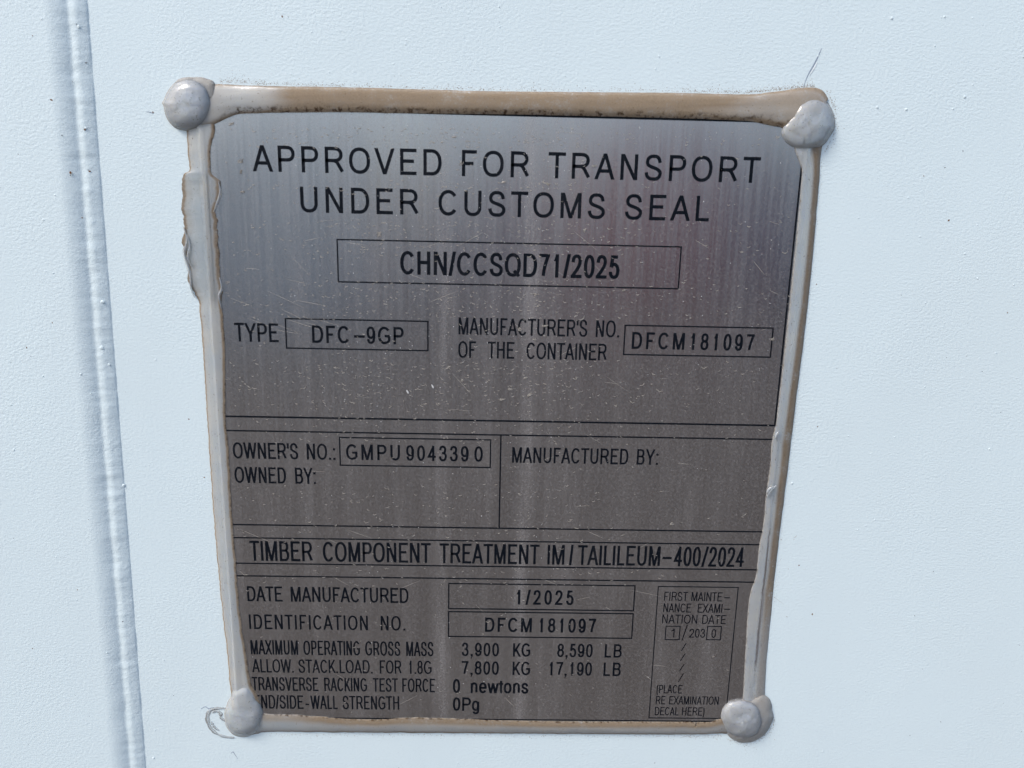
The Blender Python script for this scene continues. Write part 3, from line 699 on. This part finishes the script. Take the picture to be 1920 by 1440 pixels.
# right
bead(V2([(1546, 262), (1540, 282), (1535, 350), (1524, 479), (1510, 613), (1493, 747), (1480, 857), (1467, 959), (1462, 1000), (1453, 1077), (1445, 1160), (1437, 1243), (1434, 1305), (1434, 1330)]),
     V2([(1488, 275), (1494, 290), (1503, 318), (1502, 350), (1491, 470), (1473, 640), (1456.7, 780), (1448, 826), (1443, 880), (1436, 932), (1432, 980), (1423, 1027), (1418, 1077), (1407, 1112), (1402, 1150), (1397, 1235), (1393, 1303), (1392, 1330)]),
     lambda t: .75 + .25 * sm(.85, 1, t), 
     lambda t, u: 1.0 * sm(.62, .30, u + .05 * math.sin(t * 9)) * (1 - .25 * sm(.75, .9, t)) + .55 * sm(.93, 1, u) + .05,
     lambda t, u: .25 * sm(.1, 0, abs(u - .35)), n=420, seed=2, jag=.6, pw=2.8)
# left
bead(V2([(347, 225), (350, 247), (353, 300), (355, 320), (343, 331), (341, 383), (345, 427), (341, 452), (347, 480), (350, 500), (357, 537), (370, 560), (375, 587), (382, 680), (388, 780), (400, 960), (413, 1110), (427, 1237), (433, 1307), (435, 1330)]),
     V2([(400, 222), (403, 248), (395, 277), (396, 320), (410, 339), (414, 360), (408, 385), (403, 398), (408, 420), (411, 480), (412, 505), (417, 543), (416, 573), (422, 647), (423, 780), (429, 850), (435, 965), (442, 1050), (449, 1143), (464, 1243), (471, 1283), (482, 1302), (490, 1330)]),
     lambda t: .80 - .35 * sm(.09, .12, t) * (1 - sm(.29, .33, t)) + .5 * sm(.9, 1, t),
     lambda t, u: .16 + 1.0 * sm(.82, .95, u) + .9 * sm(.14, .03, u) + .35 * sm(.14, .09, abs(u - .17)) * .4 + .25 * sm(.09, .12, t) * (1 - sm(.30, .33, t)) * sm(.6, 0, u),
     lambda t, u: .3 * sm(.9, 1, u), n=560, m=28, seed=3, jag=1.5, pw=2.8, clearf=lambda t, u: sm(.085, .10, t) * (1 - sm(.30, .33, t)), label='left bead, flattened and ragged near its top')
# bottom
bead(V2([(462, 1380), (483, 1376), (507, 1372), (640, 1373), (940, 1375), (1280, 1377), (1353, 1375), (1385, 1380)]),
     V2([(470, 1325), (498, 1338), (560, 1341), (640, 1347), (700, 1349.5), (760, 1346), (840, 1347), (1040, 1353), (1280, 1353.5), (1307, 1355), (1347, 1349), (1385, 1330)]),
     lambda t: 1.0, lambda t, u: .25 + .55 * sm(.5, .85, u) + .5 * sm(.25, .05, u) + .3 * sm(.05, .2, t),
     lambda t, u: .45 * sm(.9, 1, u) + .3 * sm(.1, 0, u), seed=4, jag=1.1, label='dusty bead along the bottom edge')
def dab(c, outline, h, dirtf, base=.0015, seed=0, p=2.2, q=.62, skirt=None, label=None, pk=(0, 0), nn=96, rings=26, hs=.0011):
    v, f, dd, gg = [], [], [], []
    def one(c, outline, h, base, p, q, dirtf, seed, yoff=0.):
        pol = sorted((math.atan2(y - c[1], x - c[0]), math.hypot(x - c[0], y - c[1])) for x, y in outline)
        an = [a for a, r in pol]; rr = [r for a, r in pol]
        an = [an[-2] - 2 * math.pi, an[-1] - 2 * math.pi] + an + [an[0] + 2 * math.pi, an[1] + 2 * math.pi]; rr = rr[-2:] + rr + rr[:2]
        def rad(a):
            i = max(k for k in range(1, len(an) - 2) if an[k] <= a); t = (a - an[i]) / (an[i + 1] - an[i])
            t = t * t * (3 - 2 * t) * .5 + t * .5
            return rr[i] * (1 - t) + rr[i + 1] * t
        n0 = len(v); v.append(None); dd.append(0); gg.append(0)
        for i in range(1, rings + 1):
            r = math.sin(.5 * math.pi * i / rings)
            for k in range(nn):
                a = -math.pi + 2 * math.pi * (k + .5) / nn; R_ = rad(a)
                px = c[0] + math.cos(a) * R_ * r + pk[0] * (1 - r); py = c[1] + math.sin(a) * R_ * r + pk[1] * (1 - r)
                hh_ = h * max(0, 1 - r ** p) ** q
                # keep the outline where the photograph has it although the dab stands proud
                P0 = at(px, py, -base * (1 - r ** 8) + (.0004 if i == rings else 0) - hh_)
                sc_ = h * .13
                y = P0.y - sc_ * nz(P0.x * 260 + seed, 1, P0.z * 260) * (1 - r ** 4) - sc_ * .25 * nz(P0.x * 900 + seed, 1, P0.z * 900) * (1 - r ** 4) + yoff
                v.append((P0.x, y, P0.z)); dd.append(min(1, max(0, dirtf(r, a)))); gg.append(.25 * sm(.85, 1, r))
        P0 = at(c[0] + pk[0], c[1] + pk[1], -base - h); v[n0] = (P0.x, P0.y + yoff, P0.z); dd[n0] = dirtf(0, 0)
        for k in range(nn): f.append((n0, n0 + 1 + (k + 1) % nn, n0 + 1 + k))
        for i in range(rings - 1):
            for k in range(nn):
                a = n0 + 1 + i * nn + k; b2 = n0 + 1 + i * nn + (k + 1) % nn; f.append((a, b2, b2 + nn, a + nn))
    if skirt: one(c, skirt, hs, .0011, 4., .6, lambda r, a: .38 + .35 * r, seed + 5)
    one(c, outline, h, base, p, q, dirtf, seed)
    return child('sealant_dab', mesh('sealant_dab', v, f, True, {'dirt': dd, 'grime': gg, 'thin': [1.] * len(v)}), SIL, ring, label)
edge = lambda lo, amt: (lambda r, a: lo + amt * sm(.90, 1, r) + .5 * sm(.96, 1, r))
dab((355, 196), [(399, 206), (398, 182), (388, 160), (372, 150), (352, 147), (332, 152), (317, 167), (308, 186), (303.5, 192), (307, 200), (309, 212), (315, 226), (327, 239), (345, 244.5), (364, 244), (380, 238), (392, 225)],
    .0024, edge(.03, .5), seed=1, skirt=[(410, 190), (408, 170), (400, 152), (385, 146.5), (360, 144.5), (335, 148), (325, 158), (312, 180), (313, 215), (330, 238), (360, 243), (385, 240), (400, 222)], label='rounded clear dab on the top left corner')
dab((1514, 232), [(1565, 222), (1560, 205), (1550, 190), (1536, 181), (1520, 180), (1503, 187), (1490, 200), (1480, 215), (1468, 230), (1461, 243), (1460, 254), (1470, 270), (1487, 281), (1505, 284), (1523, 281), (1543, 273), (1556, 256), (1566, 238)],
    .0023, edge(.08, .5), seed=7, pk=(4, 2), label='lumpy clear dab on the top right corner')
dab((458, 1340), [(497, 1342), (491, 1360), (478, 1375), (458, 1382), (438, 1378), (426, 1365), (421, 1345), (424, 1325), (432, 1308), (438, 1290), (462, 1280), (474, 1292), (483, 1308), (494, 1325)],
    .0019, edge(.05, .45), seed=13, pk=(0, 2), p=2.6, label='pear shaped dab on the bottom left corner')
dab((1392, 1348), [(1435, 1350), (1433, 1365), (1423, 1378), (1405, 1387), (1388, 1386.5), (1368, 1378), (1354, 1362), (1348, 1346), (1351, 1328), (1362, 1315), (1378, 1310), (1400, 1310), (1420, 1318), (1431, 1332)],
    .0027, lambda r, a: .10 + .35 * sm(.75, 1, r) + .25 * sm(-.2, 1, math.cos(a - .9)) * sm(.4, 1, r), seed=21, pk=(6, 4),
    hs=.0016, skirt=[(1451, 1343), (1445, 1360), (1437, 1374), (1420, 1387), (1395, 1393), (1370, 1384), (1360, 1370), (1352, 1350), (1356, 1322), (1372, 1309), (1390, 1306), (1410, 1306), (1432, 1301), (1443, 1310), (1447, 1320), (1448, 1331)], label='dusty round dab on the bottom right corner')
# smear left of the bottom left dab
v, f, dd = [], [], []
for pts, w, h, dv in (([(424, 1328), (408, 1328), (394, 1332), (389, 1345), (393, 1362), (404, 1374), (420, 1381), (440, 1383)], 15.0, .00028, .5),
                      ([(398, 1336), (405, 1333), (413, 1337), (414, 1345), (420, 1350), (428, 1352)], 13, .0003, .5),
                      ([(396, 1352), (402, 1363), (411, 1370)], 10., .0002, .3)):
    P = path(pts, 0, 48); n = len(P)
    for i, p in enumerate(P):
        q = P[min(n - 1, i + 1)] - P[max(0, i - 1)]; q.normalize(); nn = Vector((-q.z, 0, q.x)); k = w * PX * (.6 + .5 * nz(i * .2, 3, w)) * math.sin(math.pi * (i + .8) / (n + .6)) ** .4
        b0 = len(v)
        for s_, hh_ in ((-1, -.00005), (-.6, h * .7), (0, h), (.6, h * .7), (1, -.00005)):
            r_ = p + nn * (s_ * k * .5); v.append((r_.x, -hh_, r_.z)); dd.append(dv * (.8 if abs(s_) > .5 else .3))
        if i:
            for j in range(4): f.append((b0 - 5 + j, b0 - 4 + j, b0 + 1 + j, b0 + j))
child('sealant_smear', mesh('sealant_smear', v, f, True, {'dirt': dd, 'grime': [0] * len(dd), 'clear': [.7] * len(dd)}), SIL, ring, 'hook shaped smear beside the bottom left dab')
# shavings pressed into the right bead
b = Bits()
for pts in ([(1453, 822), (1456, 814), (1460, 809)], [(1438, 930), (1446, 919), (1455, 910)], [(1437, 924), (1442, 917), (1450, 912)]):
    b.stroke(path(pts, -.0023, 10), 4.5 * PX, 5e-4)
b.stroke(path([(345, 425), (351, 452), (345, 474), (352, 498), (358, 520), (358, 540), (366, 558)], -.0003, 30), 7 * PX, 8e-4)
b.stroke(path([(351, 440), (356, 462), (352, 482), (359, 500)], -.0008, 20), 4 * PX, 6e-4)
b.stroke(path([(412, 520), (416, 540), (411, 556), (416, 580)], -.0016, 20), 6 * PX, 8e-4)
b.stroke(path([(410, 340), (413, 362), (406, 384), (401, 397)], -.0017, 20), 5 * PX, 7e-4)
b.make('sealant_shavings', SIL, ring, stuff=True)
# dust settled on the wall round the border
random.seed(3); b = Bits()
def scatter(line, n, spread, up, rmax=1.1):
    for k in range(n):
        i = random.randrange(len(line) - 1); t = random.random(); x = line[i][0] * (1 - t) + line[i + 1][0] * t; y = line[i][1] * (1 - t) + line[i + 1][1] * t
        d = random.expovariate(1) * spread; c = at(x + up[0] * d + rnd(-1, 1), y + up[1] * d + rnd(-1, 1), 0)
        b.lump(c, rnd(.3, rmax) * PX, rnd(2e-5, 8e-5), 5)
scatter([(412, 154), (500, 159), (640, 161.5), (923, 169.5), (1279, 172), (1397, 175), (1467, 168), (1527, 162)], 1500, 3.0, (0, -1))
scatter([(412, 152), (500, 157), (923, 167), (1397, 171)], 220, 8, (0, -1), .9)
scatter([(1548, 168), (1562, 200), (1568, 240), (1546, 285)], 160, 3, (1, .1))
scatter([(1541, 290), (1525, 479), (1494, 747), (1468, 959), (1446, 1160)], 380, 2.2, (1, 0), .8)
scatter([(500, 1376), (640, 1376), (940, 1378), (1280, 1379), (1352, 1378)], 620, 2.2, (0, 1))
scatter([(1362, 1384), (1400, 1394), (1440, 1375), (1452, 1345)], 260, 4, (.4, .8))
scatter([(392, 620), (400, 780), (413, 960), (430, 1240)], 90, 3, (-1, 0), .8)
b.make('settled_dust', BROWN, ring, stuff=True)
